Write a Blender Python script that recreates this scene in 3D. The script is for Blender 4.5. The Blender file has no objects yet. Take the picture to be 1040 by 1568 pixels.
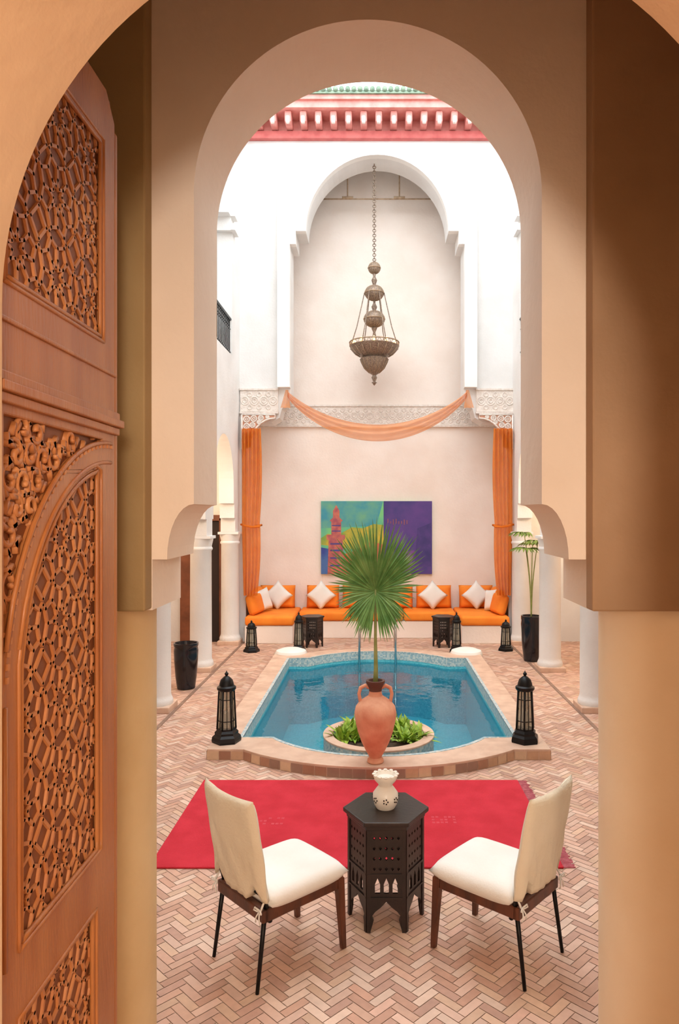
import bpy, bmesh, math, random
from mathutils import Vector, Matrix
from mathutils.geometry import tessellate_polygon
random.seed(7)
S=bpy.context.scene
pi=math.pi; sin=math.sin; cos=math.cos

# ------------------------------------------------------------ materials
def lin(c):
    r=[]
    for v in c[:3]:
        v=v/255.0
        r.append(v/12.92 if v<=0.04045 else ((v+0.055)/1.055)**2.4)
    return (r[0],r[1],r[2],1.0)
MC={}
def M(name,col,rough=0.6,col2=None,scale=4.0,bump=0.0,bscale=40.0,metal=0.0,emis=None,estr=0.0,spec=0.5,stretch=None):
    if name in MC: return MC[name]
    m=bpy.data.materials.new(name); m.use_nodes=True
    nt=m.node_tree; N=nt.nodes; L=nt.links
    b=N["Principled BSDF"]
    b.inputs["Roughness"].default_value=rough
    b.inputs["Metallic"].default_value=metal
    b.inputs["Specular IOR Level"].default_value=spec
    if col2 is None: col2=tuple(min(255,c*0.9) for c in col)
    tc=N.new("ShaderNodeTexCoord")
    src=tc.outputs["Object"]
    if stretch:
        mp=N.new("ShaderNodeMapping"); mp.inputs["Scale"].default_value=stretch
        L.new(src,mp.inputs["Vector"]); src=mp.outputs["Vector"]
    n=N.new("ShaderNodeTexNoise"); n.inputs["Scale"].default_value=scale; n.inputs["Detail"].default_value=5
    L.new(src,n.inputs["Vector"])
    r=N.new("ShaderNodeValToRGB"); r.color_ramp.elements[0].position=0.35; r.color_ramp.elements[1].position=0.65
    r.color_ramp.elements[0].color=lin(col2); r.color_ramp.elements[1].color=lin(col)
    L.new(n.outputs["Fac"],r.inputs["Fac"]); L.new(r.outputs["Color"],b.inputs["Base Color"])
    if bump>0:
        n2=N.new("ShaderNodeTexNoise"); n2.inputs["Scale"].default_value=bscale; n2.inputs["Detail"].default_value=4
        L.new(src,n2.inputs["Vector"])
        bp=N.new("ShaderNodeBump"); bp.inputs["Strength"].default_value=bump; bp.inputs["Distance"].default_value=0.01
        L.new(n2.outputs["Fac"],bp.inputs["Height"]); L.new(bp.outputs["Normal"],b.inputs["Normal"])
    if emis:
        b.inputs["Emission Color"].default_value=lin(emis); b.inputs["Emission Strength"].default_value=estr
    MC[name]=m; return m
def Mattr(name,rough=0.7,bump=0.25):
    m=bpy.data.materials.new(name); m.use_nodes=True
    nt=m.node_tree; N=nt.nodes; L=nt.links; b=N["Principled BSDF"]; b.inputs["Roughness"].default_value=rough
    a=N.new("ShaderNodeAttribute"); a.attribute_name="Col"
    tc=N.new("ShaderNodeTexCoord"); n=N.new("ShaderNodeTexNoise"); n.inputs["Scale"].default_value=25; n.inputs["Detail"].default_value=6
    L.new(tc.outputs["Object"],n.inputs["Vector"])
    mr=N.new("ShaderNodeMapRange"); mr.inputs["To Min"].default_value=0.84; mr.inputs["To Max"].default_value=1.12
    L.new(n.outputs["Fac"],mr.inputs["Value"])
    n3=N.new("ShaderNodeTexNoise"); n3.inputs["Scale"].default_value=1.6; n3.inputs["Detail"].default_value=3; L.new(tc.outputs["Object"],n3.inputs["Vector"])
    mr3=N.new("ShaderNodeMapRange"); mr3.inputs["From Min"].default_value=.3; mr3.inputs["From Max"].default_value=.7; mr3.inputs["To Min"].default_value=0.9; mr3.inputs["To Max"].default_value=1.08
    L.new(n3.outputs["Fac"],mr3.inputs["Value"])
    mm=N.new("ShaderNodeMath"); mm.operation='MULTIPLY'; L.new(mr.outputs["Result"],mm.inputs[0]); L.new(mr3.outputs["Result"],mm.inputs[1])
    mx=N.new("ShaderNodeVectorMath"); mx.operation='SCALE'
    L.new(a.outputs["Color"],mx.inputs[0]); L.new(mm.outputs[0],mx.inputs["Scale"])
    L.new(mx.outputs[0],b.inputs["Base Color"])
    bp=N.new("ShaderNodeBump"); bp.inputs["Strength"].default_value=bump; bp.inputs["Distance"].default_value=0.004
    L.new(n.outputs["Fac"],bp.inputs["Height"]); L.new(bp.outputs["Normal"],b.inputs["Normal"])
    return m
def Mmosaic(name,cols,scale=45,rough=0.3):
    m=bpy.data.materials.new(name); m.use_nodes=True
    nt=m.node_tree; N=nt.nodes; L=nt.links; b=N["Principled BSDF"]; b.inputs["Roughness"].default_value=rough
    tc=N.new("ShaderNodeTexCoord"); v=N.new("ShaderNodeTexVoronoi"); v.inputs["Scale"].default_value=scale; v.inputs["Randomness"].default_value=0.15
    L.new(tc.outputs["Object"],v.inputs["Vector"])
    sp=N.new("ShaderNodeSeparateColor"); L.new(v.outputs["Color"],sp.inputs[0])
    r=N.new("ShaderNodeValToRGB"); r.color_ramp.interpolation='CONSTANT'
    els=r.color_ramp.elements
    while len(els)<len(cols): els.new(0.5)
    for i,c in enumerate(cols):
        els[i].position=i/len(cols); els[i].color=lin(c)
    L.new(sp.outputs[0],r.inputs["Fac"]); L.new(r.outputs["Color"],b.inputs["Base Color"])
    return m
def Mcloth(name,col,trans=0.5,alpha=1.0,col2=None):
    m=bpy.data.materials.new(name); m.use_nodes=True
    nt=m.node_tree; N=nt.nodes; L=nt.links; N.remove(N["Principled BSDF"]); o=N["Material Output"]
    d=N.new("ShaderNodeBsdfDiffuse"); t=N.new("ShaderNodeBsdfTranslucent")
    tc=N.new("ShaderNodeTexCoord"); n=N.new("ShaderNodeTexNoise"); n.inputs["Scale"].default_value=6
    L.new(tc.outputs["Object"],n.inputs["Vector"])
    r=N.new("ShaderNodeValToRGB"); r.color_ramp.elements[0].color=lin(col2 or col); r.color_ramp.elements[1].color=lin(col)
    L.new(n.outputs["Fac"],r.inputs["Fac"])
    L.new(r.outputs["Color"],d.inputs["Color"]); L.new(r.outputs["Color"],t.inputs["Color"])
    mx=N.new("ShaderNodeMixShader"); mx.inputs[0].default_value=trans
    L.new(d.outputs[0],mx.inputs[1]); L.new(t.outputs[0],mx.inputs[2])
    last=mx
    if alpha<1:
        tr=N.new("ShaderNodeBsdfTransparent"); m2=N.new("ShaderNodeMixShader"); m2.inputs[0].default_value=alpha
        L.new(tr.outputs[0],m2.inputs[1]); L.new(mx.outputs[0],m2.inputs[2]); last=m2
    L.new(last.outputs[0],o.inputs[0])
    return m
def Mwater(name,tint,nscale=5,bump=0.12):
    m=bpy.data.materials.new(name); m.use_nodes=True
    nt=m.node_tree; N=nt.nodes; L=nt.links; N.remove(N["Principled BSDF"]); o=N["Material Output"]
    g=N.new("ShaderNodeBsdfGlossy"); g.inputs["Roughness"].default_value=0.03
    t=N.new("ShaderNodeBsdfTransparent"); t.inputs["Color"].default_value=lin(tint)
    f=N.new("ShaderNodeFresnel"); f.inputs["IOR"].default_value=1.33
    tc=N.new("ShaderNodeTexCoord"); n=N.new("ShaderNodeTexNoise"); n.inputs["Scale"].default_value=nscale; n.inputs["Detail"].default_value=3
    L.new(tc.outputs["Object"],n.inputs["Vector"])
    b=N.new("ShaderNodeBump"); b.inputs["Strength"].default_value=bump; b.inputs["Distance"].default_value=0.05
    L.new(n.outputs["Fac"],b.inputs["Height"]); L.new(b.outputs[0],g.inputs["Normal"]); L.new(b.outputs[0],f.inputs["Normal"])
    mx=N.new("ShaderNodeMixShader"); L.new(f.outputs[0],mx.inputs[0]); L.new(t.outputs[0],mx.inputs[1]); L.new(g.outputs[0],mx.inputs[2])
    L.new(mx.outputs[0],o.inputs[0]); return m
def Mglass(name,tint=(225,225,215),mixf=0.35,frost=(200,195,180)):
    m=bpy.data.materials.new(name); m.use_nodes=True
    nt=m.node_tree; N=nt.nodes; L=nt.links; b=N["Principled BSDF"]; o=N["Material Output"]
    b.inputs["Base Color"].default_value=lin(frost); b.inputs["Roughness"].default_value=0.15
    tc=N.new("ShaderNodeTexCoord"); n=N.new("ShaderNodeTexNoise"); n.inputs["Scale"].default_value=9
    L.new(tc.outputs["Object"],n.inputs["Vector"]); 
    mr=N.new("ShaderNodeMapRange"); mr.inputs["To Min"].default_value=mixf-0.1; mr.inputs["To Max"].default_value=mixf+0.1
    L.new(n.outputs["Fac"],mr.inputs["Value"])
    t=N.new("ShaderNodeBsdfTransparent"); t.inputs["Color"].default_value=lin(tint)
    mx=N.new("ShaderNodeMixShader"); L.new(mr.outputs[0],mx.inputs[0]); L.new(t.outputs[0],mx.inputs[1]); L.new(b.outputs[0],mx.inputs[2])
    L.new(mx.outputs[0],o.inputs[0]); return m

white_pl=M("white_plaster",(233,231,228),0.85,(225,222,218),2.0,0.3,30)
pink_pl=M("pink_plaster",(247,235,225),0.8,(240,225,213),1.6,0.35,25)
orange_pl=M("ochre_plaster",(230,198,162),0.75,(218,184,146),1.5,0.3,18)
hall_pl=M("hall_plaster",(226,212,194),0.8,(218,202,182),1.5,0.3,18)
tan_pl=M("cream_plaster",(242,228,213),0.8,(235,219,202),1.8,0.3,22)
tan_shade_pl=M("sand_tadelakt_shaded",(170,144,100),0.7,(154,126,82),1.8,0.3,22)  # upper left pilaster paint, with shade darkened into the colour
brown_shade_pl=M("brown_tadelakt_shaded",(176,142,108),0.6,(158,124,90),1.8,0.3,15)  # upper right pilaster, its lack of light put into the colour
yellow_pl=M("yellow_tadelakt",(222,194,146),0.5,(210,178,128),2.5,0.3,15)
yellow_lit_pl=M("yellow_tadelakt_lit",(246,226,194),0.5,(240,216,180),2.5,0.3,15)  # right pillar: lighter copy of the yellow, light put into the colour
carved_pl=M("carved_plaster",(240,230,221),0.8,(222,210,199),22,0.6,60)
wood=M("cedar_wood",(182,118,66),0.4,(164,98,50),3.0,0.2,30,stretch=(4,4,0.6))
wood_d=M("cedar_carving",(198,134,82),0.5,(180,112,62),8.0,0.2,40)
wood_bk=M("cedar_recess",(134,78,42),0.6,(114,62,32),6.0)
doorwood=M("stained_door_wood",(130,74,44),0.5,(100,54,30),5)
black_w=M("black_wood",(40,26,22),0.35,(24,15,13),6,0.1,50)
walnut=M("walnut",(104,54,30),0.4,(70,36,20),5,0.15,40,stretch=(3,3,1))
iron=M("black_iron",(22,20,20),0.4,(14,12,12),10,metal=0.5)
cream=M("cream_fabric",(236,225,202),0.9,(226,213,188),3,0.3,60)
whitefab=M("white_fabric",(242,239,233),0.9,(232,228,220),3,0.15,90)
orangefab=M("orange_fabric",(248,144,40),0.8,(240,126,26),3,0.15,90)
redfab=M("red_rug_wool",(208,42,60),0.95,(194,30,48),5,0.5,160)
rugpale=M("rug_motif",(210,80,90),0.95,(200,60,74),30)
rugend=M("rug_fringe",(206,120,130),0.95,(180,90,100),30)
terra=M("terracotta",(228,168,134),0.7,(208,136,104),7,0.3,30)
stone=M("coping_stone",(222,190,166),0.55,(202,166,142),6,0.2,30)
curbm=M("curb_stone",(150,120,100),0.7,(130,100,84),10)
greenleaf=M("palm_green",(132,172,98),0.45,(88,136,68),8)
greenstem=M("palm_stem",(160,164,100),0.5,(120,136,70),8)
succ=M("succulent_green",(176,202,76),0.5,(120,162,48),20)
yleaf=M("yellow_green_leaf",(140,156,60),0.5,(90,116,40),12)
soil=M("soil",(80,60,40),0.95,(50,38,26),20,0.6,40)
glaze=M("dark_glaze",(30,30,38),0.12,(16,16,22),5)
ceram=M("white_ceramic",(240,232,220),0.3,(228,218,204),5)
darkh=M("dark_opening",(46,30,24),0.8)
redwood=M("red_painted_wood",(232,162,152),0.6,(216,136,126),6)
redwood2=M("dark_red_wood",(208,110,104),0.6,(188,88,84),6)
greentile=M("green_roof_tile",(136,156,132),0.4,(104,130,108),12)
brass=M("aged_brass",(172,150,130),0.4,(110,92,80),60,0.5,120,metal=0.35)
rodm=M("aged_rod",(180,154,126),0.5,(154,128,102),20,metal=0.2)
chrome=M("steel",(210,215,220),0.15,(190,195,200),5,metal=1.0)
bulb=M("bulb_glow",(255,220,160),0.5,emis=(255,200,120),estr=6.0)
mortar=M("mortar",(194,164,144),0.9,(176,146,126),12,0.4,60)
bracket_m=M("carved_bracket_wood",(190,128,98),0.7,(210,156,128),26,0.8,60)
curtain_m=Mcloth("orange_voile",(246,158,72),0.45,0.88,(230,132,42))
swag_m=Mcloth("orange_voile_swag",(250,186,136),0.5,0.75,(244,166,108))
water_m=Mwater("pool_water",(200,238,242))
basin_m=Mmosaic("blue_mosaic",[(92,192,208),(98,198,213),(86,186,203),(106,204,217)],60)
border_m=Mmosaic("pale_mosaic",[(190,206,206),(168,194,200),(208,214,208),(148,180,190)],50)
brick_m=Mattr("terracotta_brick",0.6)
glass_m=Mglass("lantern_glass")

# ------------------------------------------------------------ helpers
def group(name,loc=(0,0,0),rotz=0.0):
    e=bpy.data.objects.new(name,None); e.empty_display_size=0.1
    S.collection.objects.link(e); e.location=loc; e.rotation_euler=(0,0,math.radians(rotz)); return e
def mo(name,verts,faces,mat,parent=None,smooth=False,recalc=True):
    me=bpy.data.meshes.new(name); me.from_pydata([tuple(v) for v in verts],[],faces)
    if recalc:
        bm=bmesh.new(); bm.from_mesh(me); bmesh.ops.recalc_face_normals(bm,faces=bm.faces); bm.to_mesh(me); bm.free()
    if mat: me.materials.append(mat)
    o=bpy.data.objects.new(name,me); S.collection.objects.link(o)
    if parent: o.parent=parent
    if smooth:
        for p in me.polygons: p.use_smooth=True
    return o
def bev(o,w,seg=2):
    m=o.modifiers.new("bevel","BEVEL"); m.width=w; m.segments=seg; m.limit_method='ANGLE'; return o
BF=[(0,3,2,1),(4,5,6,7),(0,1,5,4),(1,2,6,5),(2,3,7,6),(3,0,4,7)]
def bv(x0,x1,y0,y1,z0,z1): return [(x0,y0,z0),(x1,y0,z0),(x1,y1,z0),(x0,y1,z0),(x0,y0,z1),(x1,y0,z1),(x1,y1,z1),(x0,y1,z1)]
def box(name,x0,x1,y0,y1,z0,z1,mat,parent=None,bevel=0):
    o=mo(name,bv(x0,x1,y0,y1,z0,z1),BF,mat,parent)
    if bevel: bev(o,bevel)
    return o
def boxes(name,lst,mat,parent=None,bevel=0):
    V=[];F=[]
    for b in lst:
        k=len(V); V+=bv(*b); F+=[tuple(i+k for i in f) for f in BF]
    o=mo(name,V,F,mat,parent)
    if bevel: bev(o,bevel)
    return o
def prism_data(loops,mapf,t0,t1):
    flat=[p for l in loops for p in l]; n=len(flat)
    tris=tessellate_polygon([[Vector((p[0],p[1],0)) for p in l] for l in loops])
    V=[mapf(p[0],p[1],t0) for p in flat]+[mapf(p[0],p[1],t1) for p in flat]
    F=[tuple(t) for t in tris]+[tuple(i+n for i in reversed(t)) for t in tris]
    k=0
    for l in loops:
        m=len(l)
        for i in range(m):
            a=k+i;b=k+(i+1)%m; F.append((a,b,b+n,a+n))
        k+=m
    return V,F
def prism(name,loops,mapf,t0,t1,mat,parent=None,bevel=0):
    V,F=prism_data(loops,mapf,t0,t1)
    o=mo(name,V,F,mat,parent)
    if bevel: bev(o,bevel)
    return o
XZ=lambda u,v,t:(u,t,v)
YZ=lambda u,v,t:(t,u,v)
XY=lambda u,v,t:(u,v,t)
def lathe_data(prof,seg=32,c=(0,0,0),rot=0.0):
    V=[];F=[]
    n=len(prof)
    for i in range(seg):
        a=2*pi*i/seg+rot
        for r,z in prof: V.append((c[0]+r*cos(a),c[1]+r*sin(a),c[2]+z))
    for i in range(seg):
        j=(i+1)%seg
        for k in range(n-1): F.append((i*n+k,j*n+k,j*n+k+1,i*n+k+1))
    F.append(tuple(i*n for i in range(seg))); F.append(tuple(i*n+n-1 for i in range(seg)))
    return V,F
def lathe(name,prof,mat,parent=None,seg=32,c=(0,0,0),smooth=True,rot=0.0):
    V,F=lathe_data([(max(r,0.0005),z) for r,z in prof],seg,c,rot)
    o=mo(name,V,F,mat,parent,smooth)
    if smooth:
        m=o.modifiers.new("es","EDGE_SPLIT"); m.split_angle=math.radians(40)
    return o
def tube_data(pts,r,seg=8):
    P=[Vector(p) for p in pts]; n=len(P)
    R=r if isinstance(r,(list,tuple)) else [r]*n
    V=[];F=[]
    T=[]
    for i in range(n):
        t=(P[min(i+1,n-1)]-P[max(i-1,0)]); T.append(t.normalized())
    up=Vector((0,0,1)) if abs(T[0].z)<0.9 else Vector((1,0,0))
    a=T[0].cross(up).normalized()
    for i in range(n):
        a=(a-T[i]*a.dot(T[i])).normalized(); b=T[i].cross(a)
        for k in range(seg):
            th=2*pi*k/seg; V.append(P[i]+(a*cos(th)+b*sin(th))*R[i])
    for i in range(n-1):
        for k in range(seg):
            k2=(k+1)%seg; F.append((i*seg+k,i*seg+k2,(i+1)*seg+k2,(i+1)*seg+k))
    F.append(tuple(range(seg))); F.append(tuple((n-1)*seg+k for k in range(seg)))
    return V,F
def merge(lst):
    V=[];F=[]
    for v,f in lst:
        k=len(V); V+=[tuple(x) for x in v]; F+=[tuple(i+k for i in q) for q in f]
    return V,F
def tube(name,pts,r,mat,parent=None,seg=8):
    V,F=tube_data(pts,r,seg); return mo(name,V,F,mat,parent,True)
def tubes(name,lst,mat,parent=None,seg=8):
    V,F=merge([tube_data(p,r,seg) for p,r in lst]); return mo(name,V,F,mat,parent,True)
def torus_data(c,R,r,M4=None,seg=12,s2=6):
    V=[];F=[]
    for i in range(seg):
        a=2*pi*i/seg
        for k in range(s2):
            b=2*pi*k/s2
            p=Vector(((R+r*cos(b))*cos(a),(R+r*cos(b))*sin(a),r*sin(b)))
            if M4: p=M4@p
            V.append(p+Vector(c))
    for i in range(seg):
        for k in range(s2):
            F.append((i*s2+k,((i+1)%seg)*s2+k,((i+1)%seg)*s2+(k+1)%s2,i*s2+(k+1)%s2))
    return V,F
def cushion(name,w,h,t,mat,parent,loc,rot=(0,0,0),n=14,pinch=0.06,e=4):
    V=[];F=[]
    for s in (1,-1):
        for i in range(n+1):
            for j in range(n+1):
                u=-1+2*i/n; v=-1+2*j/n
                uu=u*(1-pinch*(1-v*v)); vv=v*(1-pinch*(1-u*u))
                z=s*t/2*(max(0,1-abs(u)**e)**0.5)*(max(0,1-abs(v)**e)**0.5)
                V.append((uu*w/2,vv*h/2,z))
    m=(n+1)*(n+1)
    for s in (0,1):
        for i in range(n):
            for j in range(n):
                a=s*m+i*(n+1)+j; q=(a,a+n+1,a+n+2,a+1); F.append(q if s==0 else q[::-1])
    me=bpy.data.meshes.new(name); me.from_pydata(V,[],F)
    bm=bmesh.new(); bm.from_mesh(me); bmesh.ops.remove_doubles(bm,verts=bm.verts,dist=1e-5); bmesh.ops.recalc_face_normals(bm,faces=bm.faces); bm.to_mesh(me); bm.free()
    me.materials.append(mat)
    for p in me.polygons: p.use_smooth=True
    o=bpy.data.objects.new(name,me); S.collection.objects.link(o); o.parent=parent; o.location=loc; o.rotation_euler=rot
    return o
def inpoly(x,y,P):
    c=False; n=len(P); j=n-1
    for i in range(n):
        if (P[i][1]>y)!=(P[j][1]>y) and x<(P[j][0]-P[i][0])*(y-P[i][1])/(P[j][1]-P[i][1])+P[i][0]: c=not c
        j=i
    return c
def colmesh(name,V,F,cols,mat,parent=None):
    me=bpy.data.meshes.new(name); me.from_pydata(V,[],F); me.materials.append(mat)
    ca=me.color_attributes.new("Col",'FLOAT_COLOR','CORNER')
    for p in me.polygons:
        for li in p.loop_indices: ca.data[li].color=cols[p.index]
    o=bpy.data.objects.new(name,me); S.collection.objects.link(o)
    if parent: o.parent=parent
    return o

# ------------------------------------------------------------ pool outlines
def outline(xc,yf,yb,xa,bul,n=24):
    P=[]
    R=(xa*xa+bul*bul)/(2*bul); th=math.asin(xa/R)
    P.append((-xc,yf)); 
    for i in range(n+1):
        a=-th+2*th*i/n; P.append((R*sin(a),yf-bul+R*(1-cos(a))))
    P.append((xc,yf)); P.append((xc,yb))
    for i in range(n+1):
        a=th-2*th*i/n; P.append((R*sin(a),yb+bul-R*(1-cos(a))))
    P.append((-xc,yb)); return P
PX=0.03
OUT=[(x+PX,y) for x,y in outline(1.52,6.36,10.62,1.2,0.45)]
INN=[(x+PX,y) for x,y in outline(1.27,6.70,10.32,0.98,0.50)]
MID=[(x+PX,y) for x,y in outline(1.42,6.50,10.50,1.1,0.45)]

# ------------------------------------------------------------ floor
floor=prism("floor",[[(-3.8,-2.6),(3.8,-2.6),(3.8,13.3),(-3.8,13.3)],MID],XY,-0.12,0.0,mortar)
Wb=0.046;k=3;V=[];F=[];C=[]
g=0.002
pal=[(214,172,150),(208,164,140),(220,182,160),(200,154,130),(214,176,148),(194,152,132),(210,168,144),(224,192,170)]
c45=cos(pi/4)
def addbrick(x0,y0,x1,y1):
    cx=(x0+x1)/2*Wb; cy=(y0+y1)/2*Wb
    X=(cx-cy)*c45; Y=(cx+cy)*c45
    if X<-3.75 or X>3.75 or Y<0 or Y>13.2 : return
    if inpoly(X,Y,MID): return
    q=[]
    for (a,b) in ((x0*Wb+g,y0*Wb+g),(x1*Wb-g,y0*Wb+g),(x1*Wb-g,y1*Wb-g),(x0*Wb+g,y1*Wb-g)):
        q.append(((a-b)*c45,(a+b)*c45,0.003+0.0))
    kk=len(V); V.extend(q); F.append((kk,kk+1,kk+2,kk+3))
    c=random.choice(pal); f=random.uniform(0.95,1.04)
    C.append(lin(tuple(min(255,v*f) for v in c)))
NN=int(14/Wb)
for a in range(-40,NN):
    for b in range(-34,34):
        x=a+2*k*b; y=a
        X=(x-y)*Wb*c45; Y=(x+y)*Wb*c45
        if X<-4.2 or X>4.2 or Y<-.4 or Y>13.6: continue
        addbrick(x,y,x+k,y+1); addbrick(x+k,y+1-k,x+k+1,y+1)
colmesh("floor_herringbone",V,F,C,brick_m,floor)
boxes("floor_curb",[(-2.24,-2.20,2.7,12.1,.0,.008),(2.22,2.26,2.7,12.1,.0,.008)],curbm,floor)

# ------------------------------------------------------------ pool
pool=group("swimming_pool")
prism("coping",[OUT,INN],XY,0.0,0.10,stone,pool,0.008)
def wallring(name,loop,z0,z1,mat,parent):
    V=[(x,y,z0) for x,y in loop]+[(x,y,z1) for x,y in loop]; n=len(loop)
    return mo(name,V,[(i,(i+1)%n,(i+1)%n+n,i+n) for i in range(n)],mat,parent,recalc=False)
wallring("basin_walls",INN,-0.85,0.095,basin_m,pool)
prism("basin_bottom",[INN],XY,-0.9,-0.85,basin_m,pool)
def inset(loop,d):
    n=len(loop);R=[]
    for i in range(n):
        p=Vector(loop[i]);a=Vector(loop[i-1]);b=Vector(loop[(i+1)%n])
        t=(b-a).normalized(); nn=Vector((-t.y,t.x)); R.append((p.x+nn.x*d,p.y+nn.y*d))
    return R
prism("mosaic_border",[inset(INN,-0.03),inset(INN,0.004)],XY,0.094,0.103,border_m,pool)
wallring("mosaic_waterline",inset(INN,0.004),-0.02,0.10,border_m,pool)
prism("water",[inset(INN,0.002)],XY,-0.06,-0.055,water_m,pool)
for o in [c for c in pool.children if c.name=="water"]:
    me=o.data; bm=bmesh.new(); bm.from_mesh(me)
    bmesh.ops.delete(bm,geom=[f for f in bm.faces if f.calc_center_median().z<-0.0555],context='FACES'); bm.to_mesh(me); bm.free()
V=[];F=[];C=[]
lp=inset(OUT,-0.006)
for i in range(len(lp)):
    a=Vector(lp[i]);b=Vector(lp[(i+1)%len(lp)]);Ls=(b-a).length;m=max(1,round(Ls/0.105))
    for j in range(m):
        p=a+(b-a)*(j/m);q=a+(b-a)*((j+1)/m); e=(b-a).normalized()*0.003
        kk=len(V); V+=[(p.x+e.x,p.y+e.y,0.008),(q.x-e.x,q.y-e.y,0.008),(q.x-e.x,q.y-e.y,0.082),(p.x+e.x,p.y+e.y,0.082)]
        F.append((kk,kk+1,kk+2,kk+3)); C.append(lin(random.choice([(196,156,124),(160,114,90),(170,124,98),(210,176,144),(150,116,98)])))
colmesh("riser_tiles",V,F,C,brick_m,pool)
px,py=0.03,6.78
def circ(c,r,n=48): return [(c[0]+r*cos(2*pi*i/n),c[1]+r*sin(2*pi*i/n)) for i in range(n)]
isl=group("round_planter")
prism("planter_wall",[circ((px,py),0.52),circ((px,py),0.43)],XY,-0.85,0.10,border_m,isl)
prism("planter_rim",[circ((px,py),0.525),circ((px,py),0.43)],XY,0.10,0.118,stone,isl,0.006)
prism("planter_soil",[circ((px,py),0.435)],XY,-0.3,0.06,soil,isl)
def blade(base,d,up,L,w,droop,n=5,fold=0.25):
    V=[];F=[];d=Vector(d).normalized();up=Vector(up);side=d.cross(up).normalized();nn=side.cross(d).normalized()
    p=Vector(base)
    for i in range(n+1):
        t=i/n; ww=w*(sin(pi*min(1,0.12+0.88*t))**0.6 if t<1 else 0.0)+0.0006
        c=p+d*(L*t)+Vector((0,0,-droop*L*t*t))
        V+= [c-side*ww/2+nn*ww*fold, c, c+side*ww/2+nn*ww*fold]
    for i in range(n):
        for k2 in (0,1):
            a=i*3+k2; F.append((a,a+1,a+4,a+3))
    return V,F
for pi_,(sx,sy) in enumerate(((-0.29,-0.02),(0.30,-0.06),(-0.18,0.2),(0.2,0.2))):
    D=[]
    for i in range(80):
        a=random.uniform(0,2*pi); el=random.uniform(0.15,1.35)
        b0=(px+sx+random.uniform(-.10,.10),py+sy+random.uniform(-.07,.07),0.06)
        D.append(blade(b0,(cos(a)*cos(el),sin(a)*cos(el),sin(el)),(0,0,1) if el<1.3 else (1,0,0),random.uniform(.14,.27),.034,.25))
    V,F=merge(D); mo("agave_leaves_%d"%(pi_+1),V,F,succ,isl,True,False)
lad=group("pool_ladder",(0.03,10.82,0))
L=[]
for s in (-.27,.27):
    pts=[(s,.28,.10),(s,.26,.45)]+[(s,.26-.20*(1-cos(t)) ,.45+.14*sin(t)) for t in [pi*i/8 for i in range(1,9)]]+[(s,-.14,.2),(s,-.14,-.8)]
    L.append((pts,.018))
tubes("rails",L,chrome,lad,10)
boxes("treads",[(-.27,.27,-.18,-.10,z,z+.02) for z in (-.2,-.45,-.7)],chrome,lad)

# ------------------------------------------------------------ far wall with alcove
cx=0.03
def arcpts(c,a,b,t0,t1,n=24): return [(c[0]+a*cos(t0+(t1-t0)*i/n),c[1]+b*sin(t0+(t1-t0)*i/n)) for i in range(n+1)]
half_r=[(1.2,6.92),(1.37,6.92),(1.37,6.70),(1.47,6.70),(1.47,4.12),(1.62,3.95),(1.66,3.80),(1.80,3.72),(2.23,3.72),(2.23,0.0)]
arch=arcpts((cx,6.92),1.2,1.28,pi,0,32)
poly=[(-3.8,0)]+[(cx-x,z) for x,z in reversed(half_r[1:])]+arch+[(cx+x,z) for x,z in half_r[1:]]+[(3.8,0),(3.8,8.62),(-3.8,8.62)]
prism("wall_far",[poly],XZ,12.2,12.65,white_pl)
fr_out=[(cx-1.68,4.30),(cx-1.68,8.18),(cx-1.52,8.18),(cx-1.52,8.34),(cx+1.52,8.34),(cx+1.52,8.18),(cx+1.68,8.18),(cx+1.68,4.30)]
fr_in=[(cx+1.47,4.30),(cx+1.47,6.70),(cx+1.37,6.70),(cx+1.37,6.92)]+list(reversed(arch))+[(cx-1.37,6.92),(cx-1.37,6.70),(cx-1.47,6.70),(cx-1.47,4.30)]
prism("trim_arch_frame",[fr_out+fr_in],XZ,12.06,12.2,M("bright_plaster",(246,244,240),.85,(240,237,232),2.0,.2,30))
box("wall_alcove_back",-2.6,2.6,13.25,13.4,0,9.2,pink_pl)
box("wall_alcove_left",-2.6,cx-2.24,12.65,13.25,0,9.2,pink_pl)
box("wall_alcove_right",cx+2.24,2.6,12.65,13.25,0,9.2,pink_pl)
box("ceiling_alcove",-2.6,2.6,12.65,13.4,9.2,9.3,white_pl)
def frieze(nm,bx,y,edges):
    V,F=[],[]
    x0,x1,z0,z1=bx
    D=[]
    h=(z1-z0)-.06; n=int((x1-x0)/(h*0.5)); st=(x1-x0)/n
    Mx=Matrix.Rotation(pi/2,3,'X')
    for i in range(n):
        c=(x0+st*(i+.5),y-.04,(z0+z1)/2)
        D.append(torus_data(c,st*.42,.012,Mx,10,5)); D.append(torus_data(c,st*.2,.012,Mx,8,5))
        if i<n-1:
            for dz in (-h*.36,h*.36): D.append(torus_data((c[0]+st*.5,y-.04,c[2]+dz),st*.22,.012,Mx,8,5))
    D.append((bv(x0,x1,y-.04,y,z0,z1),BF))
    for z in edges: D.append((bv(x0-.01,x1+.01,y-.06,y,z,z+.03),BF))
    V,F=merge(D); mo(nm,V,F,carved_pl,None)
frieze("trim_frieze_left",(cx-2.32,cx-1.68,3.90,4.26),12.2,(3.865,4.26))
frieze("trim_frieze_right",(cx+1.68,cx+2.32,3.90,4.26),12.2,(3.865,4.26))
frieze("trim_frieze_back",(cx-2.2,cx+2.2,3.80,4.14),13.25,(3.765,4.14))
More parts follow.
